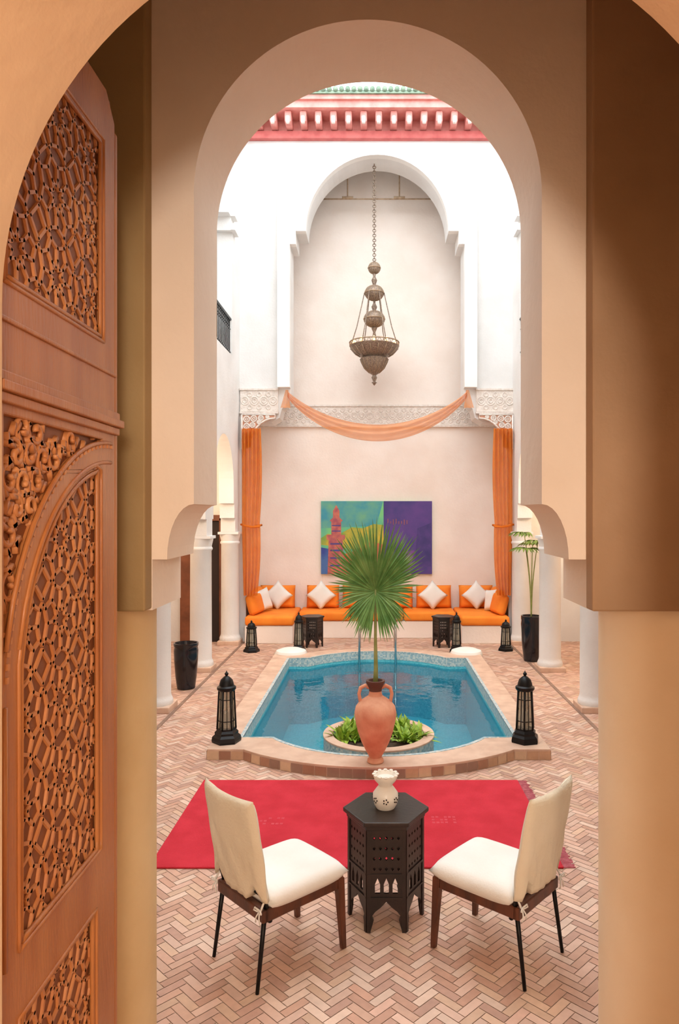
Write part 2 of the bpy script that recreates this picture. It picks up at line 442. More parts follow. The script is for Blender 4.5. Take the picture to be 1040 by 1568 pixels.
for s in (-1,1):
    br=group("trim_carved_bracket",(cx+s*2.28,12.12,3.84))
    P=[(0,0),(-s*.56,0),(-s*.56,-.06)]+[(-s*(.56-.42*sin(t)),-.06-.48*(1-cos(t))) for t in [pi/2*i/8 for i in range(1,9)]]+[(0,-.58)]
    prism("bracket_plate",[P],XZ,-.03,.08,bracket_m,br)
    tubes("bracket_edge",[([(x,-.03,z) for x,z in P]+[(P[0][0],-.03,P[0][1])],.016)],carved_pl,br,6)
    D=[]
    Mx=Matrix.Rotation(pi/2,3,'X')
    for (a,b,r) in ((.08,-.08,.05),(.2,-.07,.05),(.32,-.06,.04),(.08,-.2,.045),(.07,-.32,.04),(.18,-.18,.04),(.43,-.04,.025),(.06,-.44,.03),(.29,-.13,.03)):
        D.append(torus_data((-s*a,-.03,b),r,.014,Mx,12,5))
        D.append(torus_data((-s*a,-.03,b),r*.4,.011,Mx,8,5))
    V,F=merge(D);mo("bracket_scrolls",V,F,carved_pl,br,True)

tr=group("iron_tie_rod")  # iron tie rod with two hanger rods
tubes("rods",[([(-2.21,12.9,7.82),(2.27,12.9,7.82)],.014),([(-.50,12.9,7.82),(-.50,12.9,9.2)],.012),([(.43,12.9,7.82),(.43,12.9,9.2)],.012),([(-.60,12.9,7.84),(-.40,12.9,7.84)],.03),([(.33,12.9,7.84),(.53,12.9,7.84)],.03),([(-.56,12.9,8.36),(-.44,12.9,8.36)],.03),([(.37,12.9,8.36),(.49,12.9,8.36)],.03)],rodm,tr)

ev=group("tiled_eave")
box("lower_board",-2.3,2.3,12.1,12.2,8.5,8.62,redwood2,ev)
n=18
boxes("corbel_blocks",[(-2.25+i*.25,-2.25+i*.25+.11,11.84,12.2,8.64,8.82) for i in range(n+1)],redwood,ev,.02)
boxes("corbel_tips",[(-2.25+i*.25+.025,-2.25+i*.25+.085,11.80,11.86,8.60,8.72) for i in range(n+1)],carved_pl,ev,.015)
box("soffit_board",-2.4,2.4,12.17,12.2,8.62,8.84,redwood,ev)
box("upper_board",-2.4,2.4,11.75,12.3,8.82,8.93,redwood,ev)
box("fascia",-2.4,2.4,11.70,11.80,8.93,9.02,redwood,ev)
D=[]
for i in range(48):
    x=-2.4+i*.1+.05
    D.append(tube_data([(x,11.64,9.06),(x,12.6,9.36)],.042,10))
V,F=merge(D);mo("roof_tiles",V,F,greentile,ev,True)
box("tile_bed",-2.4,2.4,11.66,12.6,9.0,9.05,greentile,ev)

# ------------------------------------------------------------ side walls and arcades
def side(s):
    nm="left" if s<0 else "right"
    cols=[4,6,8,10,12]
    P=[(2.62,3.0)]
    for i,yc in enumerate(cols):
        P+=[(yc-.30,3.0) if i==0 else (yc-.30,2.62),(yc-.30,2.34),(yc-.24,2.34),(yc-.24,2.10),(yc-.17,2.10),(yc-.17,1.87)]
        if yc==12:
            P+=[(12.2,1.87)]
        else:
            P+=[(yc+.17,1.87),(yc+.17,2.10),(yc+.24,2.10),(yc+.24,2.34),(yc+.30,2.34),(yc+.30,2.62)]
            P+=arcpts((yc+1,2.62),.70,.78,pi,0,20)[1:-1]
    P+=[(12.2,4.0),(2.62,4.0)]
    def tall(yc,hw=1.35):
        a=arcpts((yc,6.92),hw-.27,1.15,0,pi,24)
        return [(yc-hw,4.72),(yc+hw,4.72),(yc+hw,6.70),(yc+hw-.1,6.70),(yc+hw-.1,6.92)]+a+[(yc-hw+.1,6.92),(yc-hw+.1,6.70),(yc-hw,6.70)]
    P=[p for i,p in enumerate(P) if i==0 or (abs(p[0]-P[i-1][0])+abs(p[1]-P[i-1][1]))>1e-6]
    x0,x1=(-2.55,-2.31) if s<0 else (2.33,2.57)
    A_=prism_data([P],YZ,x0,x1)
    sq=lambda a,b:[(a,4.0),(b,4.0),(b,8.62),(a,8.62)]
    B_=prism_data([sq(7.9,12.2),tall(10.22)],YZ,x0,x1)
    C_=prism_data([sq(2.62,7.9),tall(5.3)],YZ,x0,x1)
    V,F=merge([A_,B_,C_]); mo("wall_"+nm,V,F,white_pl)
    xi=x1 if s<0 else x0
    L=[]
    for yc in (10.22,5.3):
        for q in (-1,1):
            ya=yc+q*1.35
            for (w,z0,z1) in ((.20,6.70,6.80),(.12,6.92,7.0)):
                yy=sorted((ya-q*.12,ya+q*w)); xx=sorted((xi,xi+(-s)*.07))
                L.append((xx[0],xx[1],yy[0],yy[1],z0,z1))
    boxes("trim_impost_"+nm,L,white_pl)
    box("wall_upper_gallery_"+nm,*( (-3.0,-2.9) if s<0 else (2.9,3.0)),2.62,12.2,3.9,8.62,white_pl)
    box("floor_upper_gallery_"+nm,*( (-2.9,-2.55) if s<0 else (2.57,2.9)),2.62,12.2,4.55,4.7,white_pl)
    box("ceiling_gallery_"+nm,*( (-3.8,-2.55) if s<0 else (2.57,3.8)),2.62,12.2,3.6,3.78,white_pl)
    box("wall_outer_"+nm,*( (-3.9,-3.8) if s<0 else (3.8,3.9)),2.27,12.65,0,8.62,pink_pl)
    for yc in cols:
        cg=group("column",(s*2.43,yc,0))
        boxes("plinth",[(-.18,.18,-.18,.18,0,.07)],stone,cg,.01)
        lathe("shaft",[(.17,.07),(.175,.10),(.165,.13),(.155,.15),(.15,.18),(.145,1.66),(.16,1.68),(.16,1.70),(.147,1.72),(.165,1.80),(.17,1.83)],white_pl,cg,32)
        boxes("abacus",[(-.17,.17,-.17,.17,1.83,1.87)],white_pl,cg,.005)
    for yc in (10.22,5.3):
        rg=group("balcony_railing",(s*2.34,yc,4.72))
        T=[([(0,-1.34,.58),(0,1.34,.58)],.026),([(0,-1.34,.05),(0,1.34,.05)],.014),([(0,-1.34,.42),(0,1.34,.42)],.010)]
        for i in range(27):
            y=-1.3+i*.1; T.append(([(0,y,.0),(0,y,.57)],.008))
        tubes("bars",T,iron,rg,6)
        V,F=merge([torus_data((0,-1.25+i*.1,.49),.04,.006,Matrix.Rotation(pi/2,3,'Y'),10,4) for i in range(26)])
        mo("rings",V,F,iron,rg,True)
side(-1);side(1)
d=group("door_1")
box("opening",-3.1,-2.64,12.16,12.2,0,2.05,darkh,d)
boxes("frame",[(-3.30,-3.1,12.12,12.2,0,2.1),(-2.64,-2.56,12.12,12.2,0,2.1),(-3.30,-2.56,12.12,12.2,2.05,2.15)],doorwood,d,.008)

# ------------------------------------------------------------ near archway and vestibule
lx,rx=-.574,.526
B=[(-3.8,0),(-1.15,0),(-1.15,1.89),(-.705,1.89),(-.705,2.05)]
B+=[(lx-.085*sin(t),2.05+.175*cos(t)) for t in [pi/2*(1-i/8) for i in range(9)]]
B+=arcpts((-.024,3.206),.55,.55,pi,0,64)
B+=[(rx+.085*sin(t),2.05+.175*cos(t)) for t in [pi/2*(i/8) for i in range(9)]]
B+=[(.68,2.05),(.68,1.89),(1.15,1.89),(1.15,0),(3.8,0),(3.8,8.62),(-3.8,8.62)]
prism("wall_near_arch",[B],XZ,2.27,2.60,tan_pl)
box("trim_pilaster_left",-1.6,-.706,2.20,2.27,1.895,4.3,tan_shade_pl,None,.006)
box("trim_pilaster_right",.665,1.6,2.20,2.27,1.895,4.3,brown_shade_pl,None,.006)
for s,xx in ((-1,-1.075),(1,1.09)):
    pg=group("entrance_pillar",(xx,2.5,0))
    lathe("pillar_shaft",[(.3,0),(.3,1.86),(.296,1.89)],yellow_pl if s<0 else yellow_lit_pl,pg,64)
box("wall_vestibule_left",-1.7,-1.6,1.3,2.27,0,4.3,tan_pl)
box("wall_vestibule_right",1.6,1.7,1.3,2.27,0,4.3,tan_pl)
box("ceiling_vestibule",-1.7,1.7,1.3,2.27,4.3,4.4,tan_pl)
ac=(.027,2.576)
A=[(-2.2,0),(-.676,0)]+arcpts(ac,.703,.703,pi,0,64)+[(.73,0),(2.2,0),(2.2,4.4),(-2.2,4.4)]
prism("wall_door_arch",[A],XZ,.75,1.30,orange_pl)
box("wall_hall_left",-2.3,-2.2,-2.6,1.3,0,4.4,hall_pl)
box("wall_hall_right",2.2,2.3,-2.6,1.3,0,4.4,hall_pl)
box("wall_hall_back",-2.3,2.3,-2.7,-2.6,0,4.4,hall_pl)
box("ceiling_hall",-2.3,2.3,-2.7,1.3,4.4,4.5,hall_pl)

# ------------------------------------------------------------ carved door leaf
dr=group("carved_door_leaf",(-.70,0,0))
y0,y1=1.31,1.93
ca=(1.90,1.83)
P1=[(1.36,2.645),(1.84,2.645),(1.84,3.15),(1.36,3.15)]
def qarc(r,ya,yb,n=20):
    out=[]
    for i in range(n+1):
        y=ya+(yb-ya)*i/n; out.append((y,ca[1]+math.sqrt(max(0,r*r-(y-ca[0])**2))))
    return out
low_arc=qarc(.485,1.42,1.82)
P2=[(1.42,1.345),(1.82,1.345)]+list(reversed(low_arc))
sp_arc=qarc(.55,1.355,1.84)
P3=sp_arc+[(1.84,2.385),(1.355,2.385)]
P4=[(1.42,.35),(1.79,.35),(1.79,1.20),(1.42,1.20)]
box("leaf_core",-.07,-.013,y0,y1,.02,3.30,wood_bk,dr)
top=[(y0,.02),(y1,.02),(y1,3.24),(y1-.06,3.30),(y0,3.30)]
prism("frame",[top,P1,P2,P3,P4],YZ,-.03,0.0,wood,dr,.004)
def closed(l,t): 
    return [(t,a,b) for a,b in l]+[(t,l[0][0],l[0][1])]
def subdiv(l,m=6):
    R=[]
    for i in range(len(l)):
        a=Vector(l[i]);b=Vector(l[(i+1)%len(l)]);mm=max(1,int((b-a).length/.03))
        R+=[tuple(a+(b-a)*j/mm) for j in range(mm)]
    return R
T=[]
for Pn in (P1,P2,P4):
    T.append((closed(subdiv(inset(Pn,.006)),-.004),.006)); T.append((closed(subdiv(inset(Pn,-.012)),.0),.005))
T.append(([(0,y,z) for y,z in qarc(.55,1.36,1.9)],.006));T.append(([(0,y,z) for y,z in qarc(.50,1.41,1.9)],.005))
T.append(([(0,1.355,1.83),(0,1.355,1.33)],.006))
tubes("mouldings",T,wood,dr,6)
boxes("cornice",[(-.03,.022,y0,y1+.012,2.425,2.445),(-.03,.012,y0,y1+.006,2.445,2.465),(-.03,.012,y0,y1+.004,2.405,2.425),(-.03,.006,y0,y1,2.56,2.57)],wood,dr,.003)
boxes("stile_edge",[(-.07,.0,y1,y1+.02,.02,3.22)],wood,dr,.004)
def seg_ridge(a,b,w,t0,t1,ext=.25,tp=.85):
    a=Vector(a);b=Vector(b);d=(b-a)
    if d.length<1e-6: return None
    d.normalize();n=Vector((-d.y,d.x));V=[]
    for p in (a-d*w*ext,b+d*w*ext):
        for s,t,ww in ((-1,t0,w),(-1,t1,w*tp),(1,t1,w*tp),(1,t0,w)):
            q=p+n*s*ww/2; V.append((t,q.x,q.y))
    return V,[(0,1,5,4),(1,2,6,5),(2,3,7,6),(0,3,2,1),(4,5,6,7)]
def starpanel(name,P,cell,org):
    D=[]
    xs=[p[0] for p in P];ys=[p[1] for p in P]
    S_=[]
    def ring(pts):
        n=len(pts)
        for q in range(n): S_.append((pts[q],pts[(q+1)%n]))
    for i in range(-6,7):
        for j in range(-14,15):
            c=Vector((org[0]+i*cell,org[1]+j*cell))
            if c.x<min(xs)-cell or c.x>max(xs)+cell or c.y<min(ys)-cell or c.y>max(ys)+cell: continue
            pol=lambda r,a,c=c:c+Vector((cos(a),sin(a)))*r*cell
            ring([pol(.22 if q%2==0 else .125,q*pi/8) for q in range(16)])
            for q in range(8):
                a=q*pi/4+pi/8
                S_.append((pol(.22,a-pi/8),pol(.37,a-pi/8)))
                S_.append((pol(.37,a-pi/8),pol(.47,a)))
                S_.append((pol(.47,a),pol(.37,a+pi/8)))
            for q in range(4):
                a=q*pi/2
                for sg in (-1,1):
                    S_.append((pol(.47,a+sg*pi/8),c+Vector((cos(a)*.5-sg*sin(a)*.24,sin(a)*.5+sg*cos(a)*.24))*cell))
            cc=c+Vector((cell/2,cell/2))
            r1=.20*cell
            ring([cc+Vector((r1,0)),cc+Vector((0,r1)),cc+Vector((-r1,0)),cc+Vector((0,-r1))])
    def clipseg(a,b):
        lo=[t/40 for t in range(41) if inpoly(a.x+(b.x-a.x)*t/40,a.y+(b.y-a.y)*t/40,P)]
        return (a+(b-a)*lo[0],a+(b-a)*lo[-1]) if len(lo)>2 else None
    for a,b in S_:
        r=clipseg(a,b)
        if r: D.append(seg_ridge(r[0],r[1],cell*.05,-.014,-.0075))
    V,F=merge([d for d in D if d]); mo(name,V,F,wood_d,dr)
starpanel("geometric_carving_upper",P1,.18,(1.60,2.90))
starpanel("geometric_carving_lower",P2,.18,(1.62,1.78))
starpanel("geometric_carving_base",P4,.18,(1.605,.8))
D=[];
sc=.062
for i in range(12):
    for j in range(12):
        c=Vector((1.33+i*sc*.9+(j%2)*sc*.45,1.84+j*sc*.85))
        if not inpoly(c.x,c.y,P3): continue
        h=1 if (i+j)%2 else -1; ph=random.uniform(0,6.28); pts=[];rr=[]
        for q in range(16):
            t=q/15; a=ph+h*t*4.2*pi/2; r=sc*.52*(1-t*.85)
            p=c+Vector((cos(a),sin(a)))*r
            pts.append((-.010+.004*t,p.x,p.y));rr.append(.0045+.003*t)
        if all(inpoly(p[1],p[2],P3) for p in pts[::4]): D.append(tube_data(pts,rr,6))
        for q in range(5):
            a=ph+q*1.25; p=c+Vector((cos(a),sin(a)))*sc*.5
            if inpoly(p.x,p.y,P3): D.append(seg_ridge(p,p+Vector((cos(a+1.2),sin(a+1.2)))*sc*.34,.014,-.014,-.005,.25,.6))
V,F=merge([d for d in D if d]);mo("foliage_carving",V,F,wood_d,dr,True)
D=[]
for i in range(34):
    a=pi/2+ (pi/2)*i/34
    c=Vector((ca[0]+.541*cos(a),ca[1]+.541*sin(a)))
    if c.x<1.36: continue
    e=Vector((-sin(a),cos(a)))*.004
    D.append(seg_ridge(c-e,c+e,.009,-.0,.004))
V,F=merge([d for d in D if d]);mo("arch_beading",V,F,wood_d,dr)

# ------------------------------------------------------------ rug
rug=group("red_rug")
box("rug_body",-1.40,1.16,4.42,5.86,.004,.016,redfab,rug,.004)
D=[]
for i in range(90):
    y=4.43+i*.016
    D.append(bv(1.16,1.22+random.uniform(0,.02),y,y+.008,.004,.010)); 
V,F=merge([(d,BF) for d in D]);mo("rug_fringe",V,F,rugend,rug)
L=[]
for (mx,my) in ((.50,5.12),(-.72,5.1)):
    for i in range(6):
        for j in range(3):
            if random.random()<.75: L.append((mx-.1+i*.03,mx-.08+i*.03,my-.08+j*.045,my-.055+j*.045,.0155,.0170))
boxes("rug_motif",L,rugpale,rug)

# ------------------------------------------------------------ moroccan table
def mtable(name,loc,R,h,rot=0):
    t=group(name,loc,rot)
    hexa=lambda r:[(r*cos(pi/3*i),r*sin(pi/3*i)) for i in range(6)]
    prism("top",[hexa(R*1.15)],XY,h-.025,h,black_w,t,.006)
    prism("top_moulding",[hexa(R*1.05)],XY,h-.05,h-.025,black_w,t,.004)
    wd=R; hh=h-.05
    for i in range(6):
        a=pi/3*i+pi/6; ap=R*cos(pi/6)
        def mp(u,v,q,a=a,ap=ap): 
            return ((ap+q)*cos(a)-u*sin(a),(ap+q)*sin(a)+u*cos(a),v)
        w=wd/2
        lw=w*.36
        o=[(-w,0),(-w+lw*.5,0),(-w+lw,hh*.12),(-w+lw*.75,hh*.16),(-w+lw*1.2,hh*.20),(-w*.3,hh*.24),(0,hh*.30),(w*.3,hh*.24),(w-lw*1.2,hh*.20),(w-lw*.75,hh*.16),(w-lw,hh*.12),(w-lw*.5,0),(w,0),(w,hh),(-w,hh)]
        holes=[]
        nx=5
        for gx in range(nx):
            for gz in range(4):
                cxx=-w*.62+gx*(w*1.24/(nx-1)); cz=hh*.62+gz*(hh*.30/3); e=w*.085
                holes.append([(cxx-e,cz),(cxx,cz-e*1.2),(cxx+e,cz),(cxx,cz+e*1.2)])
        for gx in range(3):
            cxx=-w*.45+gx*w*.45; e=w*.13
            holes.append([(cxx-e,hh*.38),(cxx+e,hh*.38),(cxx+e,hh*.47),(cxx,hh*.53),(cxx-e,hh*.47)])
        prism("side_panel_%d"%(i+1),[o]+holes,mp,-.012,0,black_w,t)
        V1,F1=prism_data([[(-w*.95,hh*.555),(w*.95,hh*.555),(w*.95,hh*.575),(-w*.95,hh*.575)]],mp,0,.006)
        V2,F2=prism_data([[(-w*.95,hh*.33),(w*.95,hh*.33),(w*.95,hh*.345),(-w*.95,hh*.345)]],mp,0,.006)
        V3,F3=prism_data([[(-w,0.0),(-w+.02,0.0),(-w+.02,hh),(-w,hh)]],mp,0,.005)
        V4,F4=prism_data([[(w-.02,0.0),(w,0.0),(w,hh),(w-.02,hh)]],mp,0,.005)
        V,F=merge([(V1,F1),(V2,F2),(V3,F3),(V4,F4)]);mo("side_trim_%d"%(i+1),V,F,black_w,t)
    return t
mtable("hexagonal_carved_table",(.057,3.93,.003),.205,.585)
mtable("small_carved_side_table",(-1.03,11.75,.003),.17,.50)
mtable("small_carved_side_table",(1.11,11.75,.003),.17,.50)
ob=group("white_ceramic_burner",(.055,3.92,.589))
lathe("pot_body",[(.03,0),(.05,.0),(.062,.02),(.07,.05),(.068,.08),(.05,.105),(.038,.12),(.04,.13),(.058,.15),(.066,.17),(.064,.182),(.055,.182),(.045,.165),(.0,.158)],ceram,ob,32)
D=[]
for i in range(12):
    a=2*pi*i/12; D.append(torus_data((.063*cos(a),.063*sin(a),.182),.007,.005,None,8,5))
V,F=merge(D);mo("scalloped_rim",V,F,ceram,ob,True)
D=[]
for a in (-pi/2,-pi/2-.9,-pi/2+.9,pi/2,.2,pi-.2):
    for q in range(5):
        b=2*pi*q/5
        c=Vector((cos(a),sin(a),0));tt=Vector((-sin(a),cos(a),0))
        p=c*.0705+tt*.012*cos(b)+Vector((0,0,.055+.012*sin(b)))
        D.append(tube_data([p-c*.006,p+c*.0015],.004,8))
V,F=merge(D);mo("pierced_holes",V,F,darkh,ob)

# ------------------------------------------------------------ chairs
def chair(loc,rot):
    c=group("cushioned_chair",loc,rot)
    hw=.20
    boxes("seat_frame",[(-hw,hw,.20,.235,.31,.37),(-hw,-hw+.035,-.24,.2,.31,.37),(hw-.035,hw,-.24,.2,.31,.37),(-hw,hw,-.25,-.215,.31,.37),(-hw+.02,hw-.02,-.22,.21,.35,.362)],walnut,c,.006)
    D=[]
    for s in (-1,1):
        a=.021;b=.013;X=s*(hw-.018);Y=.218
        V=[(X-a,Y-a,.36),(X+a,Y-a,.36),(X+a,Y+a,.36),(X-a,Y+a,.36)]+[(X+s*.01-b,Y+.02-b,.0),(X+s*.01+b,Y+.02-b,.0),(X+s*.01+b,Y+.02+b,.0),(X+s*.01-b,Y+.02+b,.0)]
        D.append((V,[(0,1,2,3),(7,6,5,4),(0,4,5,1),(1,5,6,2),(2,6,7,3),(3,7,4,0)]))
    V,F=merge(D);bev(mo("front_legs",V,F,walnut,c),.004)
    tubes("rear_legs",[([(s*.18,-.225,.36),(s*.19,-.275,.0)],[.012,.009]) for s in (-1,1)],iron,c)
    tubes("back_posts",[([(s*.185,-.20,.30),(s*.185,-.235,.42),(s*.175,-.30,.80)],.011) for s in (-1,1)]+[([(-.178,-.238,.43),(.178,-.238,.43)],.009)],iron,c)
    cushion("seat_cushion",.44,.47,.10,whitefab,c,(0,.015,.395),(0,0,0),18,-.03,8)
    def mp(u,v,t): 
        y=-.232-.135*v-.05*v*v*1.0+t-.02*cos(u*7)
        return (u,y,.405+v*.98)
    V=[];F=[];nu=24;nv=22
    for side_,t in ((0,-.026),(1,.026)):
        for j in range(nv+1):
            for i in range(nu+1):
                u=-1+2*i/nu; v=j/nv
                hwid=.214+.006*sin(v*pi)
                topz=.485+.012*abs(u)**2
                edge=min(1,((1-abs(u)**10))**.5+.02)*min(1,(1-v**14)**.5+.02)
                bot=.0
                au=abs(u)
                if .62<au<.80: bot=.075
                elif .5<au<.9: bot=.035
                vv=bot+(topz-bot)*v
                wr=.004*sin(u*9+v*14)*(1-v)+.003*sin(u*23-v*6)*(1-v)
                x,y,z=mp(u*hwid,vv,t*edge*(1+.10*sin(u*5+v*3)))
                V.append((x,y+wr,z))
    m=(nu+1)*(nv+1)
    for s_ in (0,1):
        for j in range(nv):
            for i in range(nu):
                a=s_*m+j*(nu+1)+i;q=(a,a+1,a+nu+2,a+nu+1);F.append(q if s_==0 else q[::-1])
    ring=[i for i in range(nu+1)]+[(j)*(nu+1)+nu for j in range(1,nv+1)]+[nv*(nu+1)+i for i in range(nu-1,-1,-1)]+[j*(nu+1) for j in range(nv-1,0,-1)]
    for i in range(len(ring)):
        a=ring[i];b=ring[(i+1)%len(ring)];F.append((a,b,b+m,a+m))
    mo("back_cover",V,F,cream,c,True)
    T=[]
    for s in (-1,1):
        bx=(s*.19,-.262,.375)
        for k3 in (-1,1):
            T.append(([bx,(bx[0]+k3*.022,bx[1]-.012,bx[2]+.012),(bx[0]+k3*.03,bx[1]-.012,bx[2]-.002),(bx[0]+k3*.012,bx[1]-.005,bx[2]-.006),bx],.004))
            T.append(([bx,(bx[0]+k3*.012,bx[1]-.012,bx[2]-.03),(bx[0]+k3*.018,bx[1]-.01,bx[2]-.055)],.0035))
        T.append(([(s*.195,-.235,.42),(s*.198,-.262,.375)],.005))
    tubes("fabric_ties",T,whitefab,c,6)
    return c
chair((-.4675,3.60,.003),-47)
chair((.60,3.62,.003),49.5)

# ------------------------------------------------------------ lanterns
def lantern(loc,h,w,name="moroccan_floor_lantern"):
    g_=group(name,loc,15); r=w/2
    def z(f): return f*h
    H=6
    lathe("base",[(r*.98,0),(r,z(.03)),(r*.95,z(.08)),(r*.78,z(.11)),(r*.80,z(.14)),(r*.66,z(.17)),(r*.66,z(.19))],iron,g_,H*1,smooth=False)
    lathe("glass",[(r*.58,z(.19)),(r*.46,z(.72))],glass_m,g_,H,smooth=False)
    T=[]
    for i in range(6):
        a=pi/3*i
        T.append(([(r*.63*cos(a),r*.63*sin(a),z(.18)),(r*.50*cos(a),r*.50*sin(a),z(.73))],r*.065))
        b=a+pi/6; T.append(([(r*.53*cos(b),r*.53*sin(b),z(.18)),(r*.43*cos(b),r*.43*sin(b),z(.73))],r*.025))
    for f,q in ((.30,.60),(.60,.535)):
        T.append(([(r*q*cos(pi/3*i),r*q*sin(pi/3*i),z(f)) for i in range(7)],r*.03))
    tubes("frame_bars",T,iron,g_,6)
    lathe("cap",[(r*.56,z(.72)),(r*.64,z(.74)),(r*.64,z(.77)),(r*.5,z(.79)),(r*.48,z(.82)),(r*.40,z(.87)),(r*.2,z(.91)),(r*.08,z(.925)),(r*.13,z(.945)),(r*.13,z(.96)),(r*.05,z(.975)),(0.001,z(1.0))],iron,g_,24)
    lathe("candle",[(r*.2,z(.19)),(r*.2,z(.42)),(0,z(.43))],ceram,g_,12)
lantern((-1.364,6.58,.10),.65,.27);lantern((1.37,6.58,.10),.65,.27)
lantern((-1.20,11.25,.003),.64,.23);lantern((1.27,11.25,.003),.64,.23)
lantern((-1.95,11.3,.003),.50,.26);lantern((2.07,11.4,.003),.50,.26)

# ------------------------------------------------------------ amphora + palm leaf
am=group("terracotta_amphora",(.0,6.03,.10))
lathe("jar_body",[(.062,0),(.07,.01),(.066,.03),(.05,.045),(.075,.09),(.115,.17),(.150,.27),(.172,.37),(.176,.42),(.165,.47),(.135,.51),(.09,.54),(.06,.56),(.052,.59),(.052,.62),(.065,.65),(.078,.67),(.078,.685),(.062,.685),(.05,.66),(.045,.6),(0,.58)],terra,am,48)
T=[]
for s in (-1,1):
    T.append(([(s*.05,0,.625),(s*.085,0,.645),(s*.125,0,.625),(s*.138,0,.575),(s*.128,0,.52),(s*.118,0,.49)],[.014,.016,.016,.015,.015,.018]))
tubes("handles",T,terra,am,10)
lathe("neck_dark_band",[(.0535,.60),(.0535,.62),(.0665,.65),(.0795,.67),(.0795,.688),(.060,.688),(.05,.66)],M("dark_terracotta",(96,62,50),.7),am,48)  # darker band around neck and lip
pm=group("fan_palm_frond",(.0,6.03,.76))
tube("stem",[(0,0,-.03),(.004,0,.12),(0,.0,.38),(.0,.01,.66),(.0,.02,.81)],[.024,.018,.013,.011,.01],greenstem,pm)
D=[]
hub=Vector((0,.02,.77))
for layer in range(2):
    n=90
    for i in range(n):
        a=math.radians(-172+344*i/(n-1))+random.uniform(-.025,.025)
        ca_=cos(a)
        L_=.34+.34*max(0,ca_)**1.1-.01*max(0,-ca_)
        L_*=random.uniform(.88,1.05)*(1 if layer==0 else .88)
        d=Vector((sin(a)*.98,(-.28 if layer==0 else .25)-.14*random.random(),ca_*1.05))
        D.append(blade(hub+Vector((0,layer*.01,0)),d,(0,-1,0),L_,.019,.03 if abs(a)<1.2 else .12 if abs(a)<1.9 else .30,6,.35))
V,F=merge(D);mo("leaf_blades",V,F,greenleaf,pm,False,False)

# ------------------------------------------------------------ pots and plants
p1=group("glazed_pot",(-2.36,8.95,.003))
lathe("pot",[(.09,0),(.11,.01),(.13,.15),(.145,.35),(.15,.48),(.142,.52),(.152,.54),(.152,.57),(.135,.57),(.12,.5),(0,.49)],glaze,p1,40)
p2=group("tall_potted_palm",(2.30,10.6,.003))
lathe("pot",[(.10,0),(.11,.01),(.115,.04),(.14,.3),(.15,.55),(.145,.6),(.15,.62),(.15,.67),(.13,.67),(.12,.6),(0,.59)],glaze,p2,40)
T=[];D=[]
for (a,hh,rr,fl) in ((2.9,1.26,.10,1),(1.2,1.10,.12,1),(4.0,1.04,.16,1),(5.4,1.15,.12,1)):
    pts=[]
    for q in range(9):
        t=q/8; pts.append(Vector((rr*cos(a)*t**2,rr*sin(a)*t**2,.6+hh*t)))
    T.append((pts,[.012*(1-.5*i/8) for i in range(9)]))
    n=20
    out=Vector((cos(a),sin(a),0)); sdv=Vector((-sin(a),cos(a),0))
    for i in range(n):
        b=math.radians(-120+240*i/(n-1))
        d=(out*cos(b)*.9+sdv*sin(b)+Vector((0,0,.55)))
        D.append(blade(pts[-1],d,(0,0,1),random.uniform(.26,.34),.045,.6,6))
tubes("stems",T,greenstem,p2,6)
V,F=merge(D);mo("fan_leaves",V,F,yleaf,p2,False,False)

# ------------------------------------------------------------ sofa
sf=group("corner_sofa")
xl,xr=-2.18,2.24
U=[(xl,11.98),(xl+.80,11.98),(xl+.80,12.50),(xr-.80,12.50),(xr-.80,11.98),(xr,11.98),(xr,13.22),(xl,13.22)]
prism("masonry_base",[U],XY,0.003,.30,pink_pl,sf,.01)
def cb(name,x0,x1,y0_,y1_,z0,z1,m=orangefab,b=.045):
    o=box(name,x0,x1,y0_,y1_,z0,z1,m,sf);md=bev(o,b,5)
    for p in o.data.polygons:p.use_smooth=True
cb("seat_1",xl,xl+.82,11.95,13.2,.305,.46)
cb("seat_2",xr-.82,xr,11.95,13.2,.305,.46)
xa=xl+.83;xb=xr-.83;w=(xb-xa)/3
for i in range(3): cb("seat_%d"%(i+3),xa+w*i+.005,xa+w*(i+1)-.005,12.47,13.2,.305,.46)
def bc(x0,x1,nm):
    cushion(nm,x1-x0,.42,.20,orangefab,sf,((x0+x1)/2,13.08,.66),(math.radians(78),0,0),12,.02,6)
for i,(a,b) in enumerate(((-2.1,-1.46),(-1.25,-.66),(-.6,.0),(.08,.68),(.74,1.38),(1.52,2.14))): bc(a,b,"back_cushion_%d"%(i+1))
cushion("end_cushion_1",.62,.40,.18,orangefab,sf,(xl+.10,12.75,.66),(math.radians(80),0,math.radians(90)),12,.02,6)
cushion("end_cushion_2",.62,.40,.18,orangefab,sf,(xr-.10,12.75,.66),(math.radians(80),0,math.radians(-90)),12,.02,6)
cushion("end_cushion_3",.5,.36,.18,orangefab,sf,(xl+.12,12.3,.63),(math.radians(75),0,math.radians(80)),12,.02,6)
cushion("end_cushion_4",.5,.36,.18,orangefab,sf,(xr-.12,12.3,.63),(math.radians(75),0,math.radians(-80)),12,.02,6)
for i,(x,y,z,rz,ry) in enumerate(((-1.76,12.93,.70,0,45),(-1.97,12.55,.66,55,10),(-.98,12.93,.70,0,45),(1.03,12.93,.70,0,45),(1.82,12.93,.70,0,45),(2.06,12.6,.66,-55,10))):
    o=cushion("white_pillow_%d"%(i+1),.39,.39,.14,whitefab,sf,(x,y,z),(0,0,0),12,.10,4)
    o.rotation_euler=(Matrix.Rotation(math.radians(rz),3,'Z')@Matrix.Rotation(math.radians(76),3,'X')@Matrix.Rotation(math.radians(ry),3,'Z')).to_euler()
for x in (-1.26,1.36):
    f=group("white_floor_cushion",(x,10.74,.003))
    lathe("cushion",[(.0,.0),(.18,.005),(.24,.05),(.245,.085),(.22,.13),(.13,.16),(0,.165)],whitefab,f,32)
